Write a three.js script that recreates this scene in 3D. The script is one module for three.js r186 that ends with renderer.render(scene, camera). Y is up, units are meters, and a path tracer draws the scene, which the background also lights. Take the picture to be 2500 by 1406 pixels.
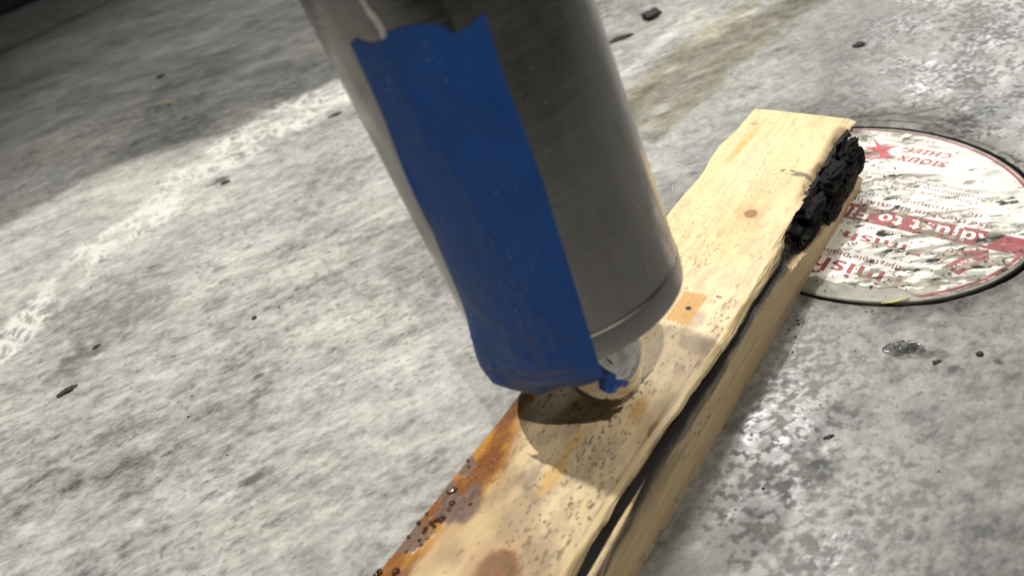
import * as THREE from 'three';
import { mergeGeometries, mergeVertices, toCreasedNormals } from 'three/addons/utils/BufferGeometryUtils.js';
import { RectAreaLightUniformsLib } from 'three/addons/lights/RectAreaLightUniformsLib.js';

// ------------------------------------------------------------------ camera, light, exposure
const scene = new THREE.Scene();
const PITCH = 38.5 * Math.PI / 180, ROLL = 14 * Math.PI / 180, EYE = 0.31, F = 1835, CX = 1250, CY = 703;
const camera = new THREE.PerspectiveCamera(2 * Math.atan(CY / F) * 180 / Math.PI, 2500 / 1406, 0.02, 30);
camera.rotation.order = 'YXZ';
camera.position.set(0, EYE, 0);
camera.rotation.set(-PITCH, 0, -ROLL);
camera.focus = 0.42;
camera.userData.fStop = 7;
scene.add(camera);
camera.updateMatrixWorld();

const renderer = new THREE.WebGLRenderer({ antialias: true });
renderer.toneMapping = THREE.LinearToneMapping;
renderer.toneMappingExposure = 1.0;
renderer.shadowMap.enabled = true;
RectAreaLightUniformsLib.init();
scene.background = new THREE.Color().setRGB(0.026, 0.025, 0.023);

const FOOT = new THREE.Vector3(0.034, 0.05, -0.232);
function lamp(dx, dz, height, candela, color, radius) {
  const l = new THREE.PointLight(color, candela, 0, 2);
  l.position.set(FOOT.x + dx * height, FOOT.y + height, FOOT.z + dz * height);
  l.castShadow = true; l.shadow.radius = radius; l.shadow.mapSize.set(2048, 2048);
  l.shadow.camera.near = 0.1; l.shadow.camera.far = 10;
  scene.add(l);
  return l;
}
const lampA = lamp(-0.205, -0.195, 3.2, 29, 0xfffaf0, 1.0);      // high lamp over the machine, a little behind it
// high reflector lamp on the viewer's side, its beam fading towards the edges
const lampB = new THREE.SpotLight(0xfff6e8, 17, 0, 0.29, 0.9, 2);
lampB.position.set(FOOT.x + 0.05 * 3.2, FOOT.y + 3.2, FOOT.z + 0.47 * 3.2);
lampB.target.position.set(0.07, 0, -0.20); lampB.castShadow = true; lampB.shadow.radius = 1.0; lampB.shadow.mapSize.set(2048, 2048);
scene.add(lampB, lampB.target);
function strip(x, y, z, w, h, power) {           // strip lamps farther down the hall, mirrored in the sealed floor
  const l = new THREE.RectAreaLight(0xfffdf8, power, w, h);
  l.position.set(x, y, z); l.lookAt(0.1, 0, -0.25); scene.add(l);
}
strip(0.86, 3.0, -2.30, 0.9, 0.35, 75);
strip(4.2, 3.0, -5.2, 1.6, 0.6, 22);

// ------------------------------------------------------------------ helpers
const ray = (px, py) => new THREE.Vector3(px - CX, CY - py, -F).applyQuaternion(camera.quaternion);
function at(px, py, y = 0) { const r = ray(px, py); return r.multiplyScalar((y - EYE) / r.y).add(camera.position); }
function mulberry(a) { return () => { a = (a + 0x6D2B79F5) | 0; let t = Math.imul(a ^ (a >>> 15), 1 | a); t = (t + Math.imul(t ^ (t >>> 7), 61 | t)) ^ t; return ((t ^ (t >>> 14)) >>> 0) / 4294967296; }; }
function h2(i, j, s) { let h = Math.imul(i, 374761393) + Math.imul(j, 668265263) + Math.imul(s, 974711); h = Math.imul(h ^ (h >>> 13), 1274126177); return ((h ^ (h >>> 16)) >>> 0) / 4294967296; }
function vn(x, y, s) {
  const i = Math.floor(x), j = Math.floor(y); let u = x - i, v = y - j;
  u = u * u * (3 - 2 * u); v = v * v * (3 - 2 * v);
  const a = h2(i, j, s), b = h2(i + 1, j, s), c = h2(i, j + 1, s), d = h2(i + 1, j + 1, s);
  return a + (b - a) * u + (c - a) * v + (a - b - c + d) * u * v;
}
function fbm(x, y, o, s) { let t = 0, a = 0.5, n = 0; for (let k = 0; k < o; k++) { t += a * vn(x, y, s + k); n += a; a *= 0.5; x = x * 2.03 + 7.1; y = y * 2.03 + 3.7; } return t / n; }
const ss = (a, b, x) => { const t = Math.min(1, Math.max(0, (x - a) / (b - a))); return t * t * (3 - 2 * t); };
const mix = (a, b, t) => a + (b - a) * t;
const clamp = (x, a = 0, b = 1) => Math.min(b, Math.max(a, x));
const SR = new Uint8Array(4097);
for (let i = 0; i <= 4096; i++) { const x = i / 4096; SR[i] = Math.round(255 * (x <= 0.0031308 ? 12.92 * x : 1.055 * Math.pow(x, 1 / 2.4) - 0.055)); }
const s8 = (x) => SR[Math.round(clamp(x) * 4096)];
function texture(w, h, fn) {      // fn(i, j, o): o = [r, g, b linear, roughness, height]
  const col = new Uint8Array(w * h * 4), rou = new Uint8Array(w * h * 4), hei = new Uint8Array(w * h * 4), o = [0, 0, 0, 0, 0];
  for (let j = 0; j < h; j++) for (let i = 0; i < w; i++) {
    fn(i, j, o); const k = (j * w + i) * 4;
    col[k] = s8(o[0]); col[k + 1] = s8(o[1]); col[k + 2] = s8(o[2]); col[k + 3] = 255;
    rou[k] = rou[k + 1] = rou[k + 2] = clamp(o[3]) * 255; rou[k + 3] = 255;
    hei[k] = hei[k + 1] = hei[k + 2] = clamp(o[4]) * 255; hei[k + 3] = 255;
  }
  const mk = (d, srgb) => { const t = new THREE.DataTexture(d, w, h); t.magFilter = THREE.LinearFilter; t.minFilter = THREE.LinearMipmapLinearFilter; t.generateMipmaps = true; t.wrapS = t.wrapT = THREE.RepeatWrapping; if (srgb) t.colorSpace = THREE.SRGBColorSpace; t.needsUpdate = true; return t; };
  return { map: mk(col, true), roughnessMap: mk(rou), bumpMap: mk(hei) };
}
function segDist(x, z, P) {        // distance to a polyline of [x, z] and the place along it
  let best = 1e9, bt = 0;
  for (let k = 0; k + 1 < P.length; k++) {
    const ax = P[k][0], az = P[k][1], dx = P[k + 1][0] - ax, dz = P[k + 1][1] - az;
    const t = clamp(((x - ax) * dx + (z - az) * dz) / (dx * dx + dz * dz)), ex = x - ax - t * dx, ez = z - az - t * dz, d = ex * ex + ez * ez;
    if (d < best) { best = d; bt = (k + t) / (P.length - 1); }
  }
  return [Math.sqrt(best), bt];
}
const poly = (pts, y = 0) => pts.map(([a, b]) => { const p = at(a, b, y); return [p.x, p.z]; });
function tag(o, label, category, group) { o.userData.label = label; o.userData.category = category; if (group) o.userData.group = group; return o; }
function mesh(name, g, m, parent) { const o = new THREE.Mesh(g, m); o.name = name; o.castShadow = o.receiveShadow = true; (parent || scene).add(o); return o; }
function grid(nu, nv, fn, uvfn) {  // a sheet of (nu+1) x (nv+1) points
  const p = [], uv = [], ix = [];
  for (let j = 0; j <= nv; j++) for (let i = 0; i <= nu; i++) { const q = fn(i / nu, j / nv); p.push(q.x, q.y, q.z); const t = uvfn ? uvfn(i / nu, j / nv) : [i / nu, j / nv]; uv.push(t[0], t[1]); }
  for (let j = 0; j < nv; j++) for (let i = 0; i < nu; i++) { const a = j * (nu + 1) + i, b = a + 1, c = a + nu + 1, d = c + 1; ix.push(a, c, b, b, c, d); }
  const g = new THREE.BufferGeometry(); g.setAttribute('position', new THREE.Float32BufferAttribute(p, 3)); g.setAttribute('uv', new THREE.Float32BufferAttribute(uv, 2)); g.setIndex(ix); g.computeVertexNormals(); return g;
}

// ------------------------------------------------------------------ concrete floor
const COVER = { x: 0.2395, z: -0.3858, r: 0.0985, hole: 0.1015 };
const scuff = poly([[-120, 960], [0, 850], [110, 745], [250, 605], [340, 550], [450, 440], [560, 385], [640, 325], [740, 262], [840, 215], [930, 190]]);
const streaks = [
  [poly([[1380, 420], [1560, 270], [1760, 120], [1960, 0], [2100, -80]]), 0.026, 0.52],
  [poly([[1480, 300], [1640, 150], [1800, 40], [1900, -30]]), 0.014, 0.42],
  [poly([[1600, 330], [1760, 180], [1900, 80]]), 0.012, 0.40],
  [poly([[1440, 250], [1600, 120], [1700, 30]]), 0.009, -0.36],
  [poly([[1700, 110], [1840, 20], [1900, -30]]), 0.016, -0.30],
];
const ringCracks = [poly([[2120, 292], [2230, 297], [2330, 318], [2420, 356], [2500, 398]]), poly([[2080, 285], [2180, 275], [2300, 292], [2390, 322]]), poly([[2290, 262], [2200, 285], [2350, 300]])];
const spots = [ // px, py, radius px, depth, stretch
  [235, 850, 34, 0.5, 2.2], [190, 890, 40, 0.35, 2], [330, 760, 70, 0.22, 1.6], [270, 780, 60, 0.25, 2], [815, 680, 26, 0.3, 1.4], [620, 1170, 16, 0.6, 1.6], [640, 1158, 22, 0.25, 2.4],
  [780, 840, 14, 0.4, 1.5], [815, 850, 14, 0.4, 1.2], [645, 912, 9, 0.7, 1.5], [540, 740, 24, 0.3, 2], [550, 440, 13, 0.75, 1.8], [340, 1125, 26, 0.25, 2], [460, 935, 20, 0.35, 2.2], [550, 1000, 24, 0.3, 1.6],
  [1960, 1060, 46, 0.35, 1.4], [2010, 1110, 40, 0.35, 1.3], [1970, 1140, 50, 0.35, 1.4], [2060, 990, 60, 0.25, 1.6], [2210, 1010, 26, 0.3, 1.3], [2290, 885, 14, 0.75, 1.6], [2395, 868, 9, 0.8, 1.2], [2450, 1070, 14, 0.4, 1.4],
  [2098, 110, 15, 0.7, 1.2], [2150, 92, 9, 0.4, 1.3], [1830, 225, 14, 0.4, 1.6], [1800, 245, 10, 0.3, 1.3], [2310, 70, 8, 0.6, 1.2], [2330, 35, 9, 0.6, 1], [1980, 270, 34, 0.35, 2.2], [2080, 295, 40, 0.3, 2.2],
  [545, 655, 10, 0.4, 1.5], [560, 690, 12, 0.4, 1.5], [155, 300, 30, 0.25, 2], [270, 250, 30, 0.2, 2], [830, 150, 20, 0.3, 2], [1000, 470, 18, 0.2, 2],
  [2440, 270, 80, 0.30, 1.6], [2330, 300, 60, 0.25, 2.0], [2180, 770, 60, 0.25, 2.4], [2360, 760, 70, 0.22, 2.4], [2080, 1240, 26, 0.3, 1.5], [1850, 1230, 22, 0.3, 1.5], [2260, 1200, 24, 0.2, 1.5], [2100, 1300, 22, 0.3, 1.8],
].map(([a, b, r, d, st]) => { const p = at(a, b), q = at(a + r, b); return [p.x, p.z, p.distanceTo(q), d, st]; });
const wet = [[2185, 852, 20], [2212, 848, 26], [2238, 850, 20], [2270, 850, 22]].map(([a, b, r]) => { const p = at(a, b), q = at(a + r, b); return [p.x, p.z, p.distanceTo(q)]; });
const jointP = poly([[-300, 275], [0, 131], [270, 0], [560, -140]]);
const SD = [0.958, -0.286];        // trowel direction
function concrete(x, z, o, fine) {
  const a = x * SD[0] + z * SD[1], b = -x * SD[1] + z * SD[0];     // along and across the trowel marks
  const wx = x + 0.02 * (fbm(x * 9, z * 9, 2, 90) - 0.5), wz = z + 0.02 * (fbm(x * 9, z * 9, 2, 95) - 0.5);
  const big = fbm(wx * 3.1 + 4, wz * 3.1 + 9, 3, 1), mid = fbm(a * 16, b * 34, 4, 11), sml = fbm(a * 70, b * 150, 4, 21);
  const grain = fine ? fbm(a * 420, b * 620, 3, 31) : 0.5, mf = fine ? fbm(a * 150, b * 300, 3, 36) : 0.5, blot = fbm(wx * 11, wz * 11, 3, 41);
  const worn = ss(0.44, 0.60, 0.5 * fbm(wx * 26 + 3, wz * 26, 4, 51) + 0.5 * fbm(a * 120, b * 210, 3, 55));    // worn through to the rougher paste
  const east = ss(-0.02, 0.12, (x - 0.02) * 0.72 + (z + 0.27) * 0.694 + 0.10 + 0.10 * (blot - 0.5));   // greyer sealed side of the floor
  let v = 0.305 + 0.20 * (big - 0.5) + 0.19 * (mid - 0.5) + 0.22 * (sml - 0.5) + 0.22 * (mf - 0.5) + 0.18 * (grain - 0.5) + 0.12 * (blot - 0.5);
  v *= mix(1, 0.58, east);
  const etch = fine ? east * ss(0.49, 0.64, 0.62 * fbm(a * 300, b * 430, 4, 57) + 0.38 * fbm(wx * 34, wz * 34, 4, 58)) : 0; v *= 1 - 0.24 * etch;
  const pit = fine && east < 0.6 ? ss(0.70, 0.80, fbm(a * 210, b * 330, 2, 61)) * ss(0.45, 0.6, blot) : 0;
  v *= 1 - 0.35 * pit;
  const scr = ss(0.80, 0.90, fbm(a * 12 + 40, b * 900, 2, 71)) * ss(0.5, 0.65, fbm(wx * 20, wz * 20 + 5, 2, 75)); v *= 1 + 0.16 * scr;
  let warm = 0.060 * (fbm(wx * 7, wz * 7, 3, 81) - 0.46) * (1 - 0.7 * east), rough = 0.50 + 0.25 * (mid - 0.5) + 0.2 * (sml - 0.5) - 0.20 * east + 0.10 * worn * east + 0.30 * etch + 0.12 * (mf - 0.5), hgt = 0.5 + mix(1, 0.5, east) * (0.2 * (sml - 0.5) + 0.25 * (mf - 0.5) + 0.25 * (grain - 0.5)) - 0.25 * pit;
  // dried white scuff, a lacy crust
  const [d, t] = segDist(wx, wz, scuff), wid = mix(0.024, 0.046, ss(0.2, 1, t));
  if (d < wid * 2.2) {
    const ux = wx + 0.010 * (fbm(wx * 45, wz * 45, 3, 105) - 0.5), uz = wz + 0.010 * (fbm(wx * 45 + 9, wz * 45, 3, 107) - 0.5), lace = 1 - Math.abs(2 * fbm(ux * 56 + 5, uz * 56, 4, 101) - 1) * 4.2, lace2 = 1 - Math.abs(2 * fbm(ux * 120, uz * 120 + 8, 3, 111) - 1) * 3.4;
    const edge = 1 - ss(0.62, 1.15, d / wid + 0.9 * (fbm(wx * 40, wz * 40, 3, 121) - 0.5));
    v = mix(v * (1 - 0.10 * edge), 0.42, 0.30 * edge * ss(0.35, 0.6, fbm(wx * 160, wz * 160, 3, 127)));
    const w = edge * clamp(Math.max(clamp(lace), 0.8 * clamp(lace2)) * 1.5 * ss(0.12, 0.52, fbm(wx * 34, wz * 34, 3, 131)));
    v = mix(v, 0.62, 0.9 * w); hgt += 0.3 * w; rough += 0.1 * w; warm *= 1 - w;
  }
  for (const [P, wd, k] of streaks) { const [e] = segDist(wx, wz, P); if (e < wd * 1.6) { const m = (1 - ss(0.3, 1.2, e / wd + 1.1 * (fbm(a * 26, b * 120, 3, 141) - 0.5))); v *= 1 - k * m; if (k > 0) warm += 0.09 * m; } }
  for (const [sx, sz, r, k, st] of spots) {
    const ex = wx - sx, ez = wz - sz, ea = (ex * SD[0] + ez * SD[1]) / st, eb = -ex * SD[1] + ez * SD[0], e = Math.sqrt(ea * ea + eb * eb) / r;
    if (e < 1.7) { const m = 1 - ss(0.35, 1.25, e + 1.2 * (fbm(x * 150, z * 150, 3, 151) - 0.5)); v *= 1 - k * m; rough += 0.06 * m; }
  }
  for (const [sx, sz, r] of wet) { const e = Math.hypot(wx - sx, (wz - sz) * 1.2) / r; if (e < 1.5) { const m = 1 - ss(0.8, 1.15, e + 0.35 * (fbm(x * 120, z * 120, 2, 161) - 0.5)); v *= 1 - 0.45 * m; rough = mix(rough, 0.3, m); warm += 0.03 * m; } }
  for (const P of ringCracks) { const [e] = segDist(x + 0.006 * (fbm(x * 60, z * 60, 3, 171) - 0.5), z + 0.012 * (fbm(x * 50, z * 50, 3, 175) - 0.5), P); if (e < 0.02) { const m = 1 - ss(0.0006, 0.0022, e); v *= (1 - 0.6 * m) * (1 - 0.3 * (1 - ss(0.004, 0.02, e + 0.012 * (fbm(x * 80, z * 80, 2, 177) - 0.5)))); hgt -= 0.4 * m; warm += 0.03 * (1 - ss(0.004, 0.02, e)); } }
  const rc = Math.hypot(x - COVER.x, z - COVER.z) - COVER.hole;
  if (rc < 0.03) { const m = 1 - ss(0, 0.014, rc + 0.018 * (fbm(x * 90, z * 90, 3, 181) - 0.5)); v *= 1 - 0.5 * m; warm += 0.05 * m; }
  const [dj] = segDist(x, z, jointP);
  if (dj < 0.12) { const m = 1 - ss(0.002, 0.010, dj), n = 1 - ss(0.02, 0.09, dj + 0.05 * (big - 0.5)); v *= (1 - 0.55 * m) * (1 - 0.12 * n); hgt -= 0.5 * m; }
  v = Math.max(0.03, v);
  o[0] = v * (1.0 + warm); o[1] = v * (1.0 + 0.4 * warm); o[2] = v * (0.965 - 1.4 * warm); o[3] = clamp(rough, 0.16, 0.95); o[4] = hgt;
}
{
  const X0 = -0.50, X1 = 0.54, Z0 = -0.90, Z1 = -0.06, W = 2048, H = 1654;
  const near = texture(W, H, (i, j, o) => concrete(mix(X0, X1, (i + 0.5) / W), mix(Z0, Z1, (j + 0.5) / H), o, true));
  const s = new THREE.Shape([[X0, -Z1], [X1, -Z1], [X1, -Z0], [X0, -Z0]].map(([a, b]) => new THREE.Vector2(a, b)));
  const hole = new THREE.Path(), rnd = mulberry(5);
  const hp = []; for (let k = 0; k < 150; k++) { const t = k / 150 * Math.PI * 2, r = COVER.hole + 0.0012 * (fbm(Math.cos(t) * 9 + 20, Math.sin(t) * 9 + 20, 3, 7) - 0.4) + 0.0004 * rnd(); hp.push(new THREE.Vector2(COVER.x + r * Math.cos(t), -COVER.z + r * Math.sin(t))); }
  hole.setFromPoints(hp.reverse()); s.holes.push(hole);
  const g = new THREE.ShapeGeometry(s); g.rotateX(-Math.PI / 2);
  const P = g.attributes.position, uv = g.attributes.uv;
  for (let k = 0; k < P.count; k++) uv.setXY(k, (P.getX(k) - X0) / (X1 - X0), (P.getZ(k) - Z0) / (Z1 - Z0));
  const m = new THREE.MeshStandardMaterial({ ...near, roughness: 1, metalness: 0, bumpScale: 0.0007 });
  const f = mesh('floor', g, m); f.userData.kind = 'structure'; f.userData.label = 'worn grey concrete floor';
  const wall = [];
  for (let k = 0; k < hp.length; k++) { const a = hp[k], b = hp[(k + 1) % hp.length]; wall.push(a.x, 0, -a.y, b.x, 0, -b.y, a.x, -0.02, -a.y, b.x, 0, -b.y, b.x, -0.02, -b.y, a.x, -0.02, -a.y); }
  const wg = new THREE.BufferGeometry(); wg.setAttribute('position', new THREE.Float32BufferAttribute(wall, 3)); wg.computeVertexNormals();
  const bot = new THREE.CircleGeometry(COVER.hole + 0.004, 64); bot.rotateX(-Math.PI / 2); bot.translate(COVER.x, -0.0195, COVER.z);
  bot.deleteAttribute('uv'); 
  const dirt = new THREE.MeshStandardMaterial({ color: new THREE.Color().setRGB(0.035, 0.032, 0.027), roughness: 0.95 });
  mesh('recess', mergeGeometries([wg, bot.toNonIndexed()]), dirt, f);
  // the rest of the slab
  const FX0 = -1.7, FX1 = 1.9, FZ0 = -2.6, FZ1 = 1.0, N = 1280;
  const far = texture(N, N, (i, j, o) => concrete(mix(FX0, FX1, (i + 0.5) / N), mix(FZ0, FZ1, (j + 0.5) / N), o, false));
  const fs = new THREE.Shape([[-5, -4], [6, -4], [6, 6], [-5, 6]].map(([a, b]) => new THREE.Vector2(a, b)));
  fs.holes.push(new THREE.Path([[X0, -Z1], [X0, -Z0], [X1, -Z0], [X1, -Z1]].map(([a, b]) => new THREE.Vector2(a, b))));
  const fg = new THREE.ShapeGeometry(fs); fg.rotateX(-Math.PI / 2);
  const Q = fg.attributes.position, fu = fg.attributes.uv;
  for (let k = 0; k < Q.count; k++) fu.setXY(k, (Q.getX(k) - FX0) / (FX1 - FX0), (Q.getZ(k) - FZ0) / (FZ1 - FZ0));
  const ff = mesh('floor_001', fg, new THREE.MeshStandardMaterial({ ...far, roughness: 1, metalness: 0, bumpScale: 0.0015 }));
  ff.userData.kind = 'structure'; ff.userData.label = 'concrete floor farther off';
}

// ------------------------------------------------------------------ floor clean-out cover with its printed label
{
  const root = new THREE.Group(); root.name = 'cleanout_cover'; root.position.set(COVER.x, 0, COVER.z); scene.add(root);
  tag(root, 'round floor clean-out cover with worn white and red printed label', 'floor cover');
  const noiseMetal = texture(512, 512, (i, j, o) => { const n = fbm(i / 24, j / 24, 4, 3), m = fbm(i / 6, j / 6, 2, 8); const v = 0.22 + 0.22 * (n - 0.5) + 0.12 * (m - 0.5); o[0] = v * 1.04; o[1] = v; o[2] = v * 0.88; o[3] = 0.5 + 0.3 * (n - 0.5); o[4] = n; });
  const pts = [[0, -0.006], [0.0985, -0.006], [0.0985, -0.0002], [0.0979, 0.0006], [0.0, 0.0006]].map(([a, b]) => new THREE.Vector2(a, b));
  mesh('plate', new THREE.LatheGeometry(pts, 128), new THREE.MeshStandardMaterial({ ...noiseMetal, roughness: 1, metalness: 0.35, bumpScale: 0.0006 }), root);
  // label: text axes measured on the photograph
  const tr = new THREE.Vector3(-0.6801, 0, -0.7331), N = 1536, R = 0.0968, cv = document.createElement('canvas'); cv.width = cv.height = N;
  const c = cv.getContext('2d'), k = N / (2 * R * 1000), px = (mm) => mm * k;
  c.fillStyle = '#dcdcd8'; c.fillRect(0, 0, N, N);
  c.translate(N / 2, N / 2);
  const RED = '#8a1424', DK = '#74222c';
  c.strokeStyle = RED; c.lineWidth = px(2.3); c.beginPath(); c.arc(0, 0, px(94.6), 0, 7); c.stroke();
  const put = (t, x, y, size, o = {}) => {   // x, y in mm, y up, baseline
    c.save(); c.translate(px(x), -px(y)); c.fillStyle = o.fill || RED; c.textAlign = o.align || 'center'; c.textBaseline = 'alphabetic';
    c.font = (o.italic ? 'italic ' : '') + (o.bold === false ? '' : 'bold ') + Math.round(px(size)) + 'px sans-serif';
    if (o.width) { const w = c.measureText(t).width; c.scale(px(o.width) / w, 1); }
    c.fillText(t, 0, 0); c.restore();
  };
  put('FinishLine', 0, 63.8, 18, { width: 90 });
  put('Adjustable Drainage Products', 0, 55.2, 6.2, { fill: DK, width: 88 });
  put('Finish Floor', 0, 34.2, 11.5, { width: 94 });
  put('Ajuste al piso terminado', 0, 24.2, 5.2, { fill: DK, bold: false, width: 66 });
  c.fillStyle = RED; c.fillRect(-px(94), -px(21), px(188), px(17));
  put('Adjust to Finish Floor', 0, 7.6, 14.5, { fill: '#f6f4f2', width: 156 });
  put('Use the shim Kit attached to correct height', 0, -3.6, 6.4, { fill: DK, width: 148 });
  put('de estrol pegue con asperado para', -4, -12.2, 6.2, { fill: DK, bold: false, width: 124 });
  put('Clean surface. Dry fit the cover before use', -8, -24.5, 4.6, { fill: DK, bold: false, width: 104 });
  put('Finishing may damage the surface coating', -8, -30.5, 4.6, { fill: DK, bold: false, width: 104 });
  put('Installation must comply with the local code', -8, -36.5, 4.6, { fill: DK, bold: false, width: 100 });
  put('SIOUX', -18, -64, 10.5, { italic: true, width: 31, fill: '#9a1526' });
  put('CHIEF', -18, -75.5, 9.5, { italic: true, width: 30, fill: '#9a1526' });
  c.fillStyle = '#b8394a';
  for (const t of [[[0, -58], [22, -80], [10, -58], [20, -50]], [[2, -76], [24, -66], [14, -62]], [[6, -70], [26, -56], [18, -50], [12, -60]]]) { c.beginPath(); t.forEach(([a, b], n) => n ? c.lineTo(px(a), -px(b)) : c.moveTo(px(a), -px(b))); c.fill(); }
  put('www.siouxchief.com', -4, -82, 3.6, { fill: DK, bold: false, width: 38 });
  put('1-800-821-3944', -1, -88, 4.4, { fill: DK, bold: false, width: 34 });
  // arrow
  const arrow = (cx, cy, ang, word, outline) => {
    c.save(); c.translate(px(cx), -px(cy)); c.rotate(-ang);
    const A = [[0, 17], [11, 4], [5, 4], [5, -13], [-5, -13], [-5, 4], [-11, 4]];
    c.fillStyle = RED; c.beginPath(); A.forEach(([a, b], n) => n ? c.lineTo(px(a), -px(b)) : c.moveTo(px(a), -px(b))); c.closePath(); c.fill();
    c.rotate(-Math.PI / 2); c.fillStyle = '#f4f2f0'; c.font = 'bold ' + Math.round(px(5.4)) + 'px sans-serif'; c.textAlign = 'center'; c.textBaseline = 'middle'; c.fillText(word, -px(3), 0); c.restore();
  };
  arrow(-69.5, 37, Math.PI * 0.86, 'RAISE');
  c.save(); c.translate(-px(57), -px(37)); c.rotate(-Math.PI * 0.36); c.strokeStyle = RED; c.lineWidth = px(0.8); c.strokeRect(-px(9), -px(2.6), px(18), px(5.2)); c.restore();
  c.setTransform(1, 0, 0, 1, 0, 0);
  const img = c.getImageData(0, 0, N, N).data;
  // scraped-off print and ground-in dirt, streaked one way by feet
  const lt = texture(N, N, (i, j, o) => {
    const q = ((N - 1 - j) * N + i) * 4, x = (i / N - 0.5) * 2 * R, y = (j / N - 0.5) * 2 * R;
    const a = x * 0.80 + y * 0.60, b = -x * 0.60 + y * 0.80;
    let r = Math.pow(img[q] / 255, 2.2), g = Math.pow(img[q + 1] / 255, 2.2), bl = Math.pow(img[q + 2] / 255, 2.2);
    const zone = fbm(x * 22 + 3, y * 22 + 1, 3, 5), sc = fbm(a * 120, b * 400, 4, 9), fl = fbm(a * 260, b * 620, 3, 15);
    const bare = ss(0.555, 0.61, sc * 0.62 + zone * 0.38 + 0.16 * (fl - 0.5));
    const rim = ss(0.070, 0.096, Math.hypot(x, y) + 0.02 * (zone - 0.5)) * ss(0.42, 0.62, fbm(x * 130, y * 130, 4, 65)); const smear = clamp(ss(0.42, 0.72, fbm(a * 60, b * 170, 4, 25)) * 0.6 + 0.6 * rim);
    const speck = ss(0.72, 0.80, fbm(x * 420, y * 420, 2, 35)) * ss(0.4, 0.6, zone);
    const fade = 0.12 * fbm(x * 50, y * 50, 3, 45);
    r = mix(r, 0.72, fade); g = mix(g, 0.72, fade); bl = mix(bl, 0.72, fade);
    const dk = clamp(0.25 + 0.6 * fl), dm = bare;
    r = mix(r, 0.28 * dk * 2, dm * 0.9); g = mix(g, 0.265 * dk * 2, dm * 0.9); bl = mix(bl, 0.22 * dk * 2, dm * 0.9);
    const s = 1 - 0.55 * smear; r *= s; g *= s; bl *= s * 0.97;
    r = mix(r, 0.02, speck * 0.8); g = mix(g, 0.02, speck * 0.8); bl = mix(bl, 0.018, speck * 0.8);
    const blk = ss(0.62, 0.68, fbm(a * 60 + 11, b * 150 + 4, 4, 55)); r = mix(r, 0.02, blk * bare); g = mix(g, 0.02, blk * bare); bl = mix(bl, 0.018, blk * bare);
    o[0] = r; o[1] = g; o[2] = bl; o[3] = 0.42 + 0.4 * bare + 0.1 * (fl - 0.5); o[4] = 0.75 - 0.5 * bare + 0.2 * (fl - 0.5) + 0.15 * (zone - 0.5);
  });
  const sh = new THREE.Shape(), M = 220, o2 = [];
  for (let n = 0; n < M; n++) {
    const t = n / M * Math.PI * 2, q = fbm(Math.cos(t) * 14 + 30, Math.sin(t) * 14 + 30, 3, 17);
    let r = R - 0.0006 - 0.0016 * ss(0.55, 0.8, q);
    // torn strip: t measured in label axes, the edge away from the red band's far side
    const tt = Math.atan2(Math.sin(t - 1.85), Math.cos(t - 1.85));
    r -= (0.0105 + 0.006 * (q - 0.5)) * (1 - ss(0.34, 0.46, Math.abs(tt + 0.1)));
    o2.push(new THREE.Vector2(r * Math.cos(t), r * Math.sin(t)));
  }
  sh.setFromPoints(o2);
  const lg = new THREE.ExtrudeGeometry(sh, { depth: 0.00035, bevelEnabled: false, steps: 1 });
  const lp = lg.attributes.position, lu = lg.attributes.uv;
  for (let n = 0; n < lp.count; n++) lu.setXY(n, lp.getX(n) / (2 * R) + 0.5, lp.getY(n) / (2 * R) + 0.5);
  lg.rotateX(-Math.PI / 2);
  const lab = mesh('label_sheet', lg, new THREE.MeshPhysicalMaterial({ ...lt, roughness: 1, metalness: 0, bumpScale: 0.0008 }), root);
  lab.position.y = 0.0006; lab.rotation.y = Math.atan2(-tr.z, tr.x);
  lab.userData.label = 'torn and scraped white label with red print';
}

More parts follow.
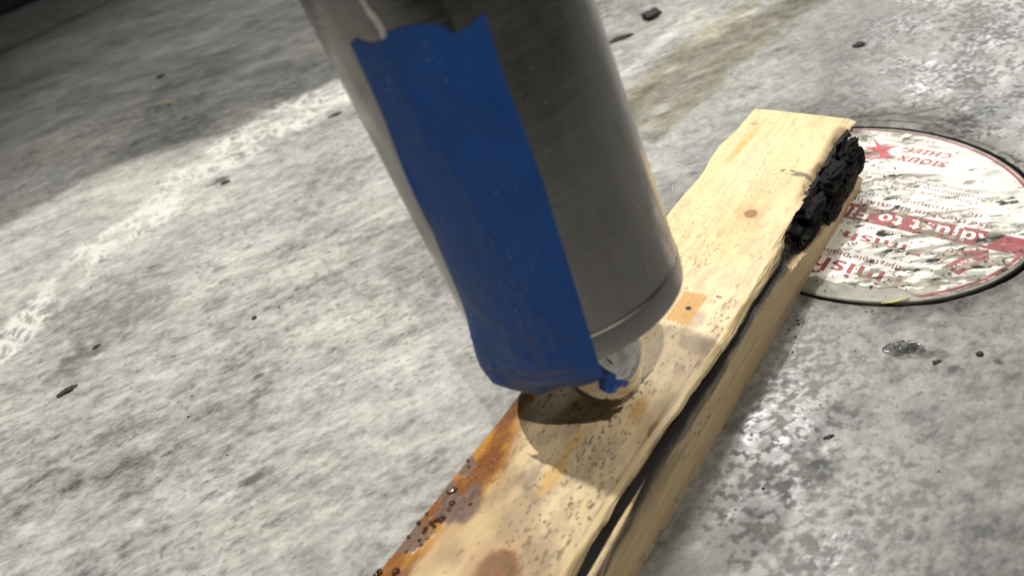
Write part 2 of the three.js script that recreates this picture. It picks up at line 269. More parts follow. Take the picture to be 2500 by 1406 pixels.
// ------------------------------------------------------------------ charred wooden block
const T = 0.05, BW = 0.0765, BL = 0.43, P0 = at(1835, 262, T), BROT = -Math.atan2(0.6942, 0.7198);
const blk = new THREE.Group(); blk.name = 'wood_block'; blk.position.set(P0.x, 0, P0.z); blk.rotation.y = BROT; scene.add(blk); blk.updateMatrixWorld();
tag(blk, 'pale pine block with charred corner, long split and amber stained edge', 'wood block');
const top = (px, py, y = T) => { const p = at(px, py, y); blk.worldToLocal(p); return [p.x, p.z]; };   // across, along from the far end
{
  // cross section, from the left foot over the top, down the split and the right face, and back underneath
  const rows = [], along = [];
  for (let k = 0; k <= 150; k++) along.push(0.14 * k / 150);
  for (let k = 1; k <= 190; k++) along.push(0.14 + (BL - 0.14) * k / 190);
  const Q = [];   // [kind, s]
  for (let k = 0; k <= 10; k++) Q.push(['left', k / 10]);
  for (let k = 1; k <= 34; k++) Q.push(['top', k / 34]);
  for (let k = 1; k <= 8; k++) Q.push(['lip', k / 8]);
  for (let k = 1; k <= 8; k++) Q.push(['in', k / 8]);
  for (let k = 1; k <= 8; k++) Q.push(['out', k / 8]);
  for (let k = 1; k <= 30; k++) Q.push(['right', k / 30]);
  for (let k = 1; k <= 8; k++) Q.push(['under', k / 8]);
  const VS = { left: [0, 0.16], top: [0.16, 0.50], lip: [0.50, 0.54], in: [0.54, 0.58], out: [0.58, 0.62], right: [0.62, 0.84], under: [0.84, 1] };
  const crackY = (l) => 0.0425 + 0.0016 * (fbm(l * 150, 7, 3, 6) - 0.5) - 0.004 * ss(0.12, 0.02, l) - 0.0055 * fbm(l * 34, 3, 3, 5) + 0.004 * ss(0.30, 0.24, Math.abs(l - 0.27) + 0.2) ;
  const crackW = (l) => 0.0007 + 0.0024 * ss(0.17, 0.25, l) * (0.25 + 1.1 * fbm(l * 60, 9, 4, 15)) + 0.0010 * ss(0.30, 0.36, l);
  const lipX = (l) => BW - 0.0015 - 0.0030 * fbm(l * 30, 1, 3, 25) - 0.002 * ss(0.2, 0.3, l);
  const leftX = (l) => 0.0002 + 0.0024 * (fbm(l * 22, 5, 3, 35) - 0.5) - 0.0022 * ss(0.03, 0, Math.abs(l - 0.055)) + 0.0016 * ss(0.36, 0.41, l);
  const charTo = (y, l) => { const e = 0.135 - 0.055 * ss(0.030, 0.006, y); const edge = e - 1.0 * Math.max(0, 0.013 + 0.02 * ss(0.05, 0.13, l) - y) * 2.2; return ss(edge + 0.012, edge - 0.020, l + 0.012 * (fbm(l * 90, y * 90, 3, 45) - 0.5)) * ss(0.007 + 0.20 * Math.max(0, l - 0.02), 0.013 + 0.20 * Math.max(0, l - 0.02), y); };
  const pos = [], uv = [];
  for (const l of along) for (const [kind, s] of Q) {
    let x, y; const lx = leftX(l), ly = lipX(l), cy = crackY(l), cw = crackW(l), deep = 0.006 + 0.012 * ss(0.14, 0.26, l);
    if (kind === 'left') { x = lx * s + 0.001 * fbm(l * 40, s * 3, 2, 55); y = T * s - 0.0015 * ss(0.9, 1, s); x += 0.0012 * ss(0.92, 1, s); }
    else if (kind === 'top') { x = mix(lx + 0.0012, ly - 0.004, s); y = T - 0.0002 - 0.0012 * Math.pow(1 - s, 14) + 0.0005 * (fbm(l * 60, x * 300, 3, 65) - 0.5); y -= 0.0010 * ss(0.9, 1, s); }
    else if (kind === 'lip') { const a = s * 1.35; x = ly - 0.004 + 0.004 * Math.sin(a); y = mix(T - 0.0012, cy + cw, 1 - Math.cos(a * 1.1635)); x += 0.0008 * (fbm(l * 120, s * 4, 2, 75) - 0.5); }
    else if (kind === 'in') { x = ly - deep * s; y = cy + cw * (1 - 0.7 * s); }
    else if (kind === 'out') { x = mix(ly - deep, BW, s); y = cy + 0.3 * cw - (0.3 * cw + cw) * s - 0.001 * Math.pow(s, 4); }
    else if (kind === 'right') { const y0 = cy - cw - 0.001; y = mix(y0, 0, s); x = BW + 0.0008 * Math.sin(s * 3) + 0.0006 * (fbm(l * 30, s * 5, 2, 85) - 0.5); }
    else { x = BW * (1 - s); y = 0; }
    // burnt corner: eaten away, cracked into lumps
    if (['lip', 'in', 'out', 'right'].includes(kind) || (kind === 'top' && s > 0.7)) {
      let c = kind === 'top' ? ss(0.88, 1.0, s) * ss(0.125, 0.07, l) * ss(0.0, 0.012, l) * 0.8 : charTo(y, l);
      if (c > 0) {
        const cell = Math.abs(fbm(l * 70, y * 110 + x * 20, 3, 95) - 0.5) * 2, lump = fbm(l * 160, y * 160 + x * 40, 3, 97);
        x -= c * (0.0025 + 0.008 * (1 - ss(0.0, 0.34, cell)) + 0.004 * lump) * (kind === 'top' ? 0.4 : 1);
        y -= c * (kind === 'top' ? 0.0035 : 0.001) * (0.5 + lump);
      }
    }
    const zz = l + (l < 0.02 ? 0.0016 * (fbm(x * 60, y * 60, 3, 105) - 0.5) - 0.10 * Math.max(0, 0.0) : 0) + (l < 0.012 ? 0.0012 * ss(0.9, 1, s) * (kind === 'left' ? 1 : 0) : 0);
    pos.push(x, Math.max(0.0003, y), zz);
    const [a, b] = VS[kind]; uv.push(l / BL, mix(a, b, s));
  }
  const n = Q.length, ix = [];
  for (let j = 0; j + 1 < along.length; j++) for (let i = 0; i + 1 < n; i++) { const a = j * n + i, b = a + 1, c = a + n, d = c + 1; ix.push(a, c, b, b, c, d); }
  // end faces
  const cap = (j, flip) => { const c0 = pos.length / 3; pos.push(BW * 0.5, T * 0.5, pos[(j * n) * 3 + 2]); uv.push(j ? 0.998 : 0.002, 0.9); for (let i = 0; i + 1 < n; i++) flip ? ix.push(c0, j * n + i + 1, j * n + i) : ix.push(c0, j * n + i, j * n + i + 1); };
  cap(0, false); cap(along.length - 1, true);
  const g = new THREE.BufferGeometry(); g.setAttribute('position', new THREE.Float32BufferAttribute(pos, 3)); g.setAttribute('uv', new THREE.Float32BufferAttribute(uv, 2)); g.setIndex(ix); g.computeVertexNormals();
  // ---- colour: pale pine with grain, dirt, oil, char
  const K = {
    knots: [[1833, 520, 0.0042, 0.8], [1612, 1052, 0.0062, 0.75], [1212, 1398, 0.010, 0.9], [1838, 300, 0.0022, 0.5]].map(([a, b, r, k]) => [...top(a, b), r, k]),
    mark: top(1940, 422), chip: top(1675, 750), yellow: [[1815, 345, 0.004, 0.030], [1880, 655, 0.004, 0.030], [1700, 400, 0.003, 0.02], [1345, 1165, 0.005, 0.014], [1555, 1000, 0.004, 0.010], [1400, 1080, 0.004, 0.014]].map(([a, b, r, s]) => [...top(a, b), r, s]),
    grey: [[1210, 1095, 0.010], [1275, 1000, 0.007], [1300, 1010, 0.006], [1290, 1165, 0.006], [1230, 1180, 0.008], [1150, 1210, 0.010], [1320, 1360, 0.009], [1265, 1250, 0.012], [1105, 1350, 0.006], [1385, 1040, 0.006], [1480, 1340, 0.010], [1690, 780, 0.007], [1750, 830, 0.008], [1640, 985, 0.008]].map(([a, b, r]) => [...top(a, b), r]),
    scab: [[1100, 1235, 0.0085], [1140, 1235, 0.0075], [1000, 1310, 0.010], [1080, 1190, 0.006], [1150, 1200, 0.005], [1130, 1130, 0.006], [1010, 1275, 0.004]].map(([a, b, r]) => [...top(a, b), r]),
  };
  const tex = texture(2048, 1024, (i, j, o) => {
    const l = (i + 0.5) / 2048 * BL, v = (j + 0.5) / 1024; let kind = 'under', s = 0;
    for (const q in VS) if (v >= VS[q][0] && v < VS[q][1]) { kind = q; s = (v - VS[q][0]) / (VS[q][1] - VS[q][0]); }
    const isTop = kind === 'top', x = kind === 'left' ? -0.01 : isTop ? mix(leftX(l), lipX(l) - 0.004, s) : BW + s * 0.03;
    const cy = crackY(l), y = kind === 'left' ? T * s : kind === 'right' ? mix(cy - crackW(l) - 0.001, 0, s) : kind === 'under' ? 0 : T;
    const ac = kind === 'left' || kind === 'right' ? y + 0.2 : x;
    const wob = 0.004 * fbm(l * 9, ac * 30, 3, 201);
    const g1 = fbm(l * 10, (ac + wob) * 260, 4, 211), g2 = fbm(l * 40, (ac + wob) * 900, 3, 221), patch = fbm(l * 16, ac * 45, 4, 231), fib = fbm(l * 130, ac * 420, 3, 241), saw = fbm(l * 500 + ac * 120, ac * 60, 2, 251);
    let r = 0.74, gg = 0.585, b = 0.345;
    let t = 1 + 0.26 * (g1 - 0.5) + 0.24 * (g2 - 0.5) + 0.16 * (patch - 0.5) + 0.12 * (fib - 0.5) + 0.06 * (saw - 0.5);
    if (kind === 'right') { t *= 1.0; }
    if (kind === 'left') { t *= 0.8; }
    r *= t; gg *= t * (1 + 0.06 * (patch - 0.5)); b *= t * (1 + 0.3 * (patch - 0.5));
    let rough = 0.72, h = 0.5 + 0.35 * (fib - 0.5) + 0.3 * (g2 - 0.5);
    const tone = (m, R, G, B) => { r = mix(r, R, m); gg = mix(gg, G, m); b = mix(b, B, m); };
    if (isTop) {
      const dirty = ss(0.10, 0.24, l) * 0.60 + 0.40, pale = ss(0.15, 0.22, l) * ss(0.34, 0.28, l) * ss(0.45, 0.65, fbm(l * 22, x * 40, 3, 300));
      tone(0.5 * pale, 0.74, 0.62, 0.46);
      tone(0.35 * ss(0.14, 0.30, l), 0.66, 0.53, 0.37);
      const soil = ss(0.50, 0.68, fbm(l * 30, x * 60, 4, 310)); tone(0.30 * soil * dirty, 0.30, 0.23, 0.17);
      const fleck = clamp(ss(0.66, 0.74, fbm(l * 480, x * 900, 3, 320)) * ss(0.40, 0.62, fbm(l * 26, x * 40, 3, 325)) + 0.8 * ss(0.70, 0.76, fbm(l * 190, x * 520, 4, 322)) * ss(0.45, 0.65, fbm(l * 34, x * 60, 2, 327))); tone(0.75 * fleck * dirty, 0.10, 0.075, 0.055); h -= 0.35 * fleck * dirty;
      const rub = ss(0.6, 0.7, fbm(l * 110, x * 160, 3, 330)) * ss(0.5, 0.6, fbm(l * 14, x * 30, 2, 335)); tone(0.45 * rub * dirty, 0.25, 0.20, 0.155); const scrub = ss(0.46, 0.66, fbm(l * 150, x * 330, 4, 337)) * ss(0.38, 0.6, fbm(l * 18, x * 34, 3, 338)); tone(0.42 * scrub * dirty, 0.36, 0.285, 0.21);
      const dot = ss(0.90, 0.94, vn(l * 420, x * 420, 340)) * ss(0.5, 0.6, vn(l * 30, x * 40, 345)); tone(0.8 * dot * dirty, 0.035, 0.03, 0.025);
      for (const [kx, kl, R, st] of K.yellow) { const e = Math.hypot((x - kx) / R, (l - kl) / st) + 0.8 * (fbm(l * 60, x * 200, 3, 350) - 0.5); tone(0.65 * (1 - ss(0.3, 1.1, e)), 0.60, 0.37, 0.09); }
      for (const [kx, kl, R, k] of K.knots) { const e = Math.hypot(x - kx, (l - kl) * 0.85) / R + 0.3 * (fbm(l * 200, x * 200, 2, 360) - 0.5); tone(0.35 * k * (1 - ss(0.9, 2.6, e)), 0.42, 0.20, 0.08); tone(k * (1 - ss(0.75, 1.05, e)), 0.22 + 0.03 * Math.sin(e * 9), 0.11, 0.055); }
      for (const [kx, kl, R] of K.grey) { const e = Math.hypot(x - kx, (l - kl) * 0.6) / R + 1.1 * (fbm(l * 110, x * 160, 3, 370) - 0.5); tone(0.45 * (1 - ss(0.35, 1.1, e)), 0.20, 0.165, 0.135); }
      { const dx = x - K.mark[0], dl = l - K.mark[1], u = (dx + 0.05 * dl) / 0.0125, e = Math.abs(u) < 1 ? Math.abs(dl - 0.14 * dx) / (0.0032 * Math.sqrt(1 - u * u) + 1e-6) : 9; const m = (1 - ss(0.6, 1.1, e + 0.5 * (fib - 0.5))) * ss(0.3, 0.55, fbm(l * 300, x * 300, 2, 380) + 0.25 * u); tone(0.85 * m, 0.12, 0.11, 0.085); h -= 0.25 * m; }
      { const dx = (x - K.chip[0]), dl = l - K.chip[1], fr = 0.004 * ss(0.011, 0.014, Math.abs(dl)); const m = ss(0.0065, 0.0058, Math.abs(dx)) * (1 - ss(0.0125, 0.0135, Math.abs(dl) + 0.006 * fbm(1, x * 900, 2, 390) - 0.002)); tone(0.85 * m, 0.50, 0.28, 0.085); h -= 0.15 * m + fr; const p = 1 - ss(0.0012, 0.0018, Math.hypot(dx - 0.001, dl)); tone(p, 0.02, 0.018, 0.016); }
      // amber stain along the left edge
      const sw = 0.010 * ss(0.268, 0.29, l) + 0.013 * ss(0.30, 0.335, l) - 0.003 * ss(0.36, 0.40, l), e = x / (sw + 1e-5) + 0.9 * (fbm(l * 46, x * 70, 4, 400) - 0.5);
      const st = l > 0.262 ? 1 - ss(0.62, 1.12, e) : 0; { const am = fbm(l * 40, x * 90, 4, 405), deep = ss(0.40, 0.62, am); tone(0.92 * st, mix(0.46, 0.20, deep), mix(0.21, 0.062, deep), mix(0.025, 0.010, deep)); }; rough = mix(rough, 0.22, st * ss(0.29, 0.32, l));
      const st2 = l > 0.30 ? 1 - ss(0.9, 1.9, e) : 0; tone(0.35 * st2 * (1 - st), 0.46, 0.27, 0.08);
      const dark = l > 0.262 && l < 0.31 ? (1 - ss(0.2, 0.9, e)) * ss(0.45, 0.6, fbm(l * 70, x * 120, 3, 410)) : 0; tone(0.7 * dark, 0.10, 0.06, 0.025);
      for (const [kx, kl, R] of K.scab) { const q = Math.hypot(x - kx, (l - kl) * 0.8) / R + 0.8 * (fbm(l * 150, x * 150, 3, 420) - 0.5); const m = 1 - ss(0.55, 0.85, q); tone(0.9 * m, 0.145, 0.095, 0.075); rough = mix(rough, 0.5, m); h += 0.2 * m; }
      // scorched edge by the burnt corner
      const cx = 0.0690 - 0.0035 * ss(0.10, 0.05, l) + 0.010 * ss(0.014, 0.0, l) + 0.006 * ss(0.085, 0.125, l), cn = 0.0040 * (fbm(l * 70, x * 60, 3, 430) - 0.5);
      const c = ss(cx - 0.0010, cx + 0.0022, x + cn) * ss(0.135, 0.115, l); tone(c, 0.012, 0.011, 0.011);
      tone(0.75 * ss(cx - 0.0065, cx + 0.001, x + cn * 2.5) * ss(0.15, 0.11, l) * (1 - c), 0.17, 0.095, 0.055);
      const ed = ss(0.070, 0.0735, x + 0.003 * (fbm(l * 60, 2, 3, 440) - 0.5)) * ss(0.10, 0.14, l); tone(0.55 * ed * ss(0.4, 0.6, fbm(l * 80, x * 300, 3, 445)), 0.15, 0.115, 0.085);
      const fi = ss(0.60, 0.66, fbm(l * 22, x * 800, 2, 450)) * ss(0.062, 0.070, x); tone(0.6 * fi, 0.12, 0.085, 0.06);
    } else if (kind === 'lip' || kind === 'in' || kind === 'out') {
      const c = ss(0.14, 0.10, l); tone(kind === 'lip' ? 0.65 * ss(0.38, 0.62, fbm(l * 60, s * 9, 4, 460)) * ss(0.1, 0.7, s) + 0.8 * ss(0.75, 1, s) : 0.9, 0.05, 0.038, 0.028); tone(c, 0.012, 0.011, 0.011);
      if (kind === 'in') tone(1, 0.012, 0.010, 0.009);
      if (kind === 'out') tone(ss(1.06, 0.90, s + 0.12 * (fbm(l * 140, 2, 3, 465) - 0.5)), 0.010, 0.009, 0.008);
    } else if (kind === 'right') {
      tone(0.4 * ss(0.45, 0.7, fbm(l * 7, y * 80, 3, 470)), 0.40, 0.30, 0.18);
      const sm = ss(0.24, 0.28, l) * ss(0.55, 0.02, s + 0.5 * (fbm(l * 34, y * 70, 3, 480) - 0.5)) * ss(0.42, 0.30, Math.abs(l - 0.31) + 0.28); tone(0.45 * sm * ss(0.35, 0.6, fbm(l * 50, y * 160, 4, 482)), 0.11, 0.09, 0.07);
      tone(0.8 * ss(0.12, 0.0, s * 1.6 + 0.22 * (fbm(l * 70, y * 200, 3, 485) - 0.4)), 0.06, 0.048, 0.036);
      const fl = ss(0.72, 0.78, fbm(l * 260, y * 260, 3, 490)) * ss(0.5, 0.62, fbm(l * 24, y * 40, 2, 495)); tone(0.6 * fl, 0.09, 0.07, 0.05);
      const c = charTo(y, l); tone(ss(0.1, 0.45, c), 0.013, 0.012, 0.012); tone(0.5 * ss(0.0, 0.12, c) * (1 - ss(0.1, 0.45, c)), 0.16, 0.09, 0.05); if (c > 0.3) { rough = 0.48 + 0.4 * (fbm(l * 200, y * 200, 3, 500) - 0.5); h = fbm(l * 240, y * 240, 4, 505); }
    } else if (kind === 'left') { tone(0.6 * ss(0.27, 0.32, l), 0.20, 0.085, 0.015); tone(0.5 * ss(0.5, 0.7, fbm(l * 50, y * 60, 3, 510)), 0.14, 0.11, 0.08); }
    o[0] = r; o[1] = gg; o[2] = b; o[3] = rough; o[4] = h;
  });
  const wood = new THREE.MeshPhysicalMaterial({ ...tex, roughness: 1, metalness: 0, bumpScale: 0.0009 });
  mesh('timber', toCreasedNormals(g, 0.55), wood, blk);

  // burnt lumps standing out of the corner
  const coal = new THREE.MeshPhysicalMaterial({ specularIntensity: 0.35, ...texture(256, 256, (i, j, o) => { const n = fbm(i / 20, j / 20, 4, 3), m = fbm(i / 5, j / 9, 3, 6); const v = 0.006 + 0.010 * ss(0.45, 0.75, n); o[0] = v; o[1] = v; o[2] = v * 1.05; o[3] = 0.50 + 0.5 * m; o[4] = 0.5 * n + 0.5 * m; }), roughness: 1, metalness: 0, bumpScale: 0.0005 });
  const lumps = [[0.0735, 0.036, 0.020, 0.0065, 0.0095, 0.016], [0.0765, 0.024, 0.030, 0.0055, 0.0125, 0.017], [0.0735, 0.0385, 0.052, 0.0065, 0.0075, 0.018], [0.0775, 0.0215, 0.058, 0.0050, 0.0095, 0.018], [0.0745, 0.037, 0.085, 0.0050, 0.0060, 0.016], [0.0770, 0.026, 0.012, 0.0060, 0.0110, 0.010], [0.0765, 0.030, 0.096, 0.0035, 0.0040, 0.020]];
  const lr = mulberry(77);
  lumps.forEach(([x, y, z, rx, ry, rz], k) => {
    const s = new THREE.SphereGeometry(1, 36, 26), p = s.attributes.position;
    for (let i = 0; i < p.count; i++) {
      const X = p.getX(i), Y = p.getY(i), Z = p.getZ(i), n = fbm(X * 1.7 + k * 9, Y * 1.7 + Z * 1.4, 2, 600 + k), c = Math.abs(fbm(X * 3 + Z * 2 + k, Y * 3 - Z, 2, 620) - 0.5);
      const f = 0.78 + 0.45 * (n - 0.35) - 0.22 * (1 - ss(0, 0.09, c)), bx = (q) => Math.sign(q) * Math.pow(Math.abs(q), 0.75);
      p.setXYZ(i, x - 0.0022 + bx(X) * rx * f, Math.max(0.001, y + bx(Y) * ry * f), z + bx(Z) * rz * f);
    }
    const gg = s; gg.computeVertexNormals(); mesh('char_lump', gg, coal, blk);
  });
  // long splinter lifting off the right edge
  const spl = grid(60, 6, (u, v) => { const l = mix(0.298, 0.425, u), w = 0.0026 * ss(0, 0.25, u), a = v / 6 * 6 * Math.PI * 2; return new THREE.Vector3(0.0738 + 0.0022 * Math.sin(u * 3) + 0.5 * w * Math.cos(a), 0.0445 - 0.002 * u + 0.0020 * Math.sin(a) * ss(0, 0.3, u), l); }, (u, v) => [u * 0.3 + 0.3, 0.3 + 0.1 * v]);
  mesh('splinter', spl, wood, blk);

  // beads of resin and char on the amber edge
  const bead = new THREE.MeshPhysicalMaterial({ color: new THREE.Color().setRGB(0.05, 0.022, 0.006), roughness: 0.06, metalness: 0, clearcoat: 1, clearcoatRoughness: 0.03 });
  const rb = mulberry(21), B = [[1108, 1195, 5], [1096, 1200, 3.6], [1103, 1228, 5], [1096, 1243, 3.4], [1148, 1230, 2.6], [1078, 1266, 6.0], [1064, 1270, 3.6], [1052, 1277, 4.2], [1060, 1285, 3.2], [1005, 1266, 3.4], [1038, 1290, 4], [1034, 1298, 3.2], [1042, 1312, 3], [1023, 1318, 3], [1028, 1330, 2.4], [1137, 1121, 2.2], [1144, 1138, 2.0], [982, 1300, 2.4], [965, 1396, 6], [905, 1385, 5.2], [898, 1398, 5.6], [1040, 1252, 2.2], [992, 1345, 2.2]];
  for (const [px, py, r] of B) {
    const [x, z] = top(px, py), R = r * 0.00024, s = new THREE.SphereGeometry(1, 18, 12, 0, Math.PI * 2, 0, Math.PI * 0.62), p = s.attributes.position, k = rb() * 50;
    for (let i = 0; i < p.count; i++) { const X = p.getX(i), Y = p.getY(i), Z = p.getZ(i), f = 1 + 0.5 * (fbm(X * 1.4 + k, Z * 1.4 + Y, 2, 640) - 0.5); p.setXYZ(i, X * R * f * 1.2, Y * R * 0.62 * f, Z * R * f * 1.35); }
    s.computeVertexNormals(); const o = mesh('resin_bead', s, bead, blk); o.position.set(Math.max(leftX(z) + 0.0026, x), T - 0.0003, z);
  }
}

// ------------------------------------------------------------------ steel machine leg
const AX = new THREE.Vector3(-0.1695, 0.971, -0.1684).normalize(), A0 = new THREE.Vector3(-0.0026, 0.2628, -0.2695), LR = 0.046;
const E1 = new THREE.Vector3().crossVectors(AX, new THREE.Vector3(0, 0, 1)).normalize(), E2 = new THREE.Vector3().crossVectors(AX, E1);
const cyl = (deg, rho, s) => { const a = deg * Math.PI / 180; return A0.clone().addScaledVector(AX, s).addScaledVector(E1, rho * Math.cos(a)).addScaledVector(E2, rho * Math.sin(a)); };
{
  const leg = new THREE.Group(); leg.name = 'steel_post'; scene.add(leg);
  tag(leg, 'slanted round brushed stainless steel post standing on the wooden block', 'post');
  const steelT = texture(1024, 1024, (i, j, o) => {
    const u = i / 1024, v = j / 1024, n = fbm(u * 9, v * 5, 4, 3), sp = 0.6 * ss(0.90, 0.95, vn(i / 1.9, j / 2.6, 8)) * ss(0.42, 0.70, vn(i / 40, j / 60, 9)), br = fbm(u * 6, v * 300, 2, 12), st = fbm(u * 40, v * 14, 4, 22), m = 0.34 + 0.08 * (n - 0.5) + 0.035 * (br - 0.5) - 0.03 * ss(0.6, 0.8, st);
    o[0] = m * 1.02; o[1] = m; o[2] = m * 0.96; if (sp > 0) { o[0] = mix(o[0], 0.75, sp); o[1] = mix(o[1], 0.75, sp); o[2] = mix(o[2], 0.72, sp); }
    o[3] = 0.27 + 0.22 * (n - 0.5) + 0.22 * (fbm(u * 30, v * 24, 4, 32) - 0.5) + 0.12 * ss(0.55, 0.66, fbm(u * 14 + 3, v * 5, 4, 37)) + 0.08 * (br - 0.5) + 0.06 * ss(0.55, 0.8, st) + 0.25 * sp; o[4] = 0.5 + 0.3 * (br - 0.5) + 0.15 * (n - 0.5);
  });
  const steel = new THREE.MeshPhysicalMaterial({ ...steelT, roughness: 1, metalness: 1, bumpScale: 0.00012 });
  const put = (g) => { const m = new THREE.Matrix4().makeBasis(E1, AX, new THREE.Vector3().crossVectors(E1, AX)); m.setPosition(A0); g.applyMatrix4(m); return g; };
  const V = (a) => a.map(([x, y]) => new THREE.Vector2(x, y));
  const tube = new THREE.LatheGeometry(V([[LR - 0.002, -0.1528], [LR - 0.0004, -0.1528], [LR, -0.1522], [LR, -0.12], [LR, -0.09], [LR, -0.06], [LR, -0.03], [LR, 0.0], [LR, 0.04], [LR, 0.08], [LR - 0.001, 0.0805], [0.001, 0.0805]]), 128);
  { // a small knock in the tube wall
    const p = tube.attributes.position, c = cyl(-64, LR, -0.082); put(tube);
    for (let i = 0; i < p.count; i++) { const q = new THREE.Vector3().fromBufferAttribute(p, i), d = q.distanceTo(c); void d; }
  }
  mesh('tube', tube, steel, leg);
  mesh('end_collar', put(new THREE.LatheGeometry(V([[LR - 0.003, -0.1532], [LR - 0.0004, -0.1533], [LR + 0.0002, -0.1540], [LR + 0.0003, -0.160], [LR - 0.0001, -0.1640], [LR - 0.0010, -0.1652], [LR - 0.003, -0.1655], [0.012, -0.1655]]), 128)), steel, leg);
  const chrome = new THREE.MeshPhysicalMaterial({ color: new THREE.Color().setRGB(0.70, 0.69, 0.66), roughness: 0.07, metalness: 1 });
  const prof = [], FR = 0.0212, low = -0.2176;      // rounded, tapering foot
  for (let k = 0; k <= 22; k++) { const a = k / 22 * Math.PI / 2; prof.push([FR * Math.pow(Math.sin(a), 0.9) + 0.00001, low + 0.034 * (1 - Math.pow(Math.cos(a), 0.92))]); }
  prof.push([FR + 0.0003, -0.178], [FR + 0.0003, -0.1655]);
  mesh('bullet_foot', put(new THREE.LatheGeometry(V(prof), 96)), chrome, leg);
  // dried drip running down to the tape
  const drip = [], dr = mulberry(9);
  for (let k = 0; k < 46; k++) { const s = mix(-0.034, 0.03, k / 45), d = -117.6 + 1.2 * Math.sin(k * 0.5) + (dr() - 0.5), w = (0.0006 + 0.0007 * dr()); const b = new THREE.SphereGeometry(1, 8, 6); b.scale(w, 0.0003 + 0.0002 * dr(), 0.0014); const q = cyl(d, LR, s), nrm = cyl(d, LR + 1, s).sub(q).normalize(); const mm = new THREE.Matrix4().makeBasis(new THREE.Vector3().crossVectors(nrm, AX).normalize(), nrm, AX.clone()); mm.setPosition(q); b.applyMatrix4(mm); drip.push(b); }
  mesh('dried_drip', mergeGeometries(drip), new THREE.MeshStandardMaterial({ color: new THREE.Color().setRGB(0.55, 0.54, 0.51), roughness: 0.8 }), leg).userData.label = 'whitish dried drip on the steel';
}

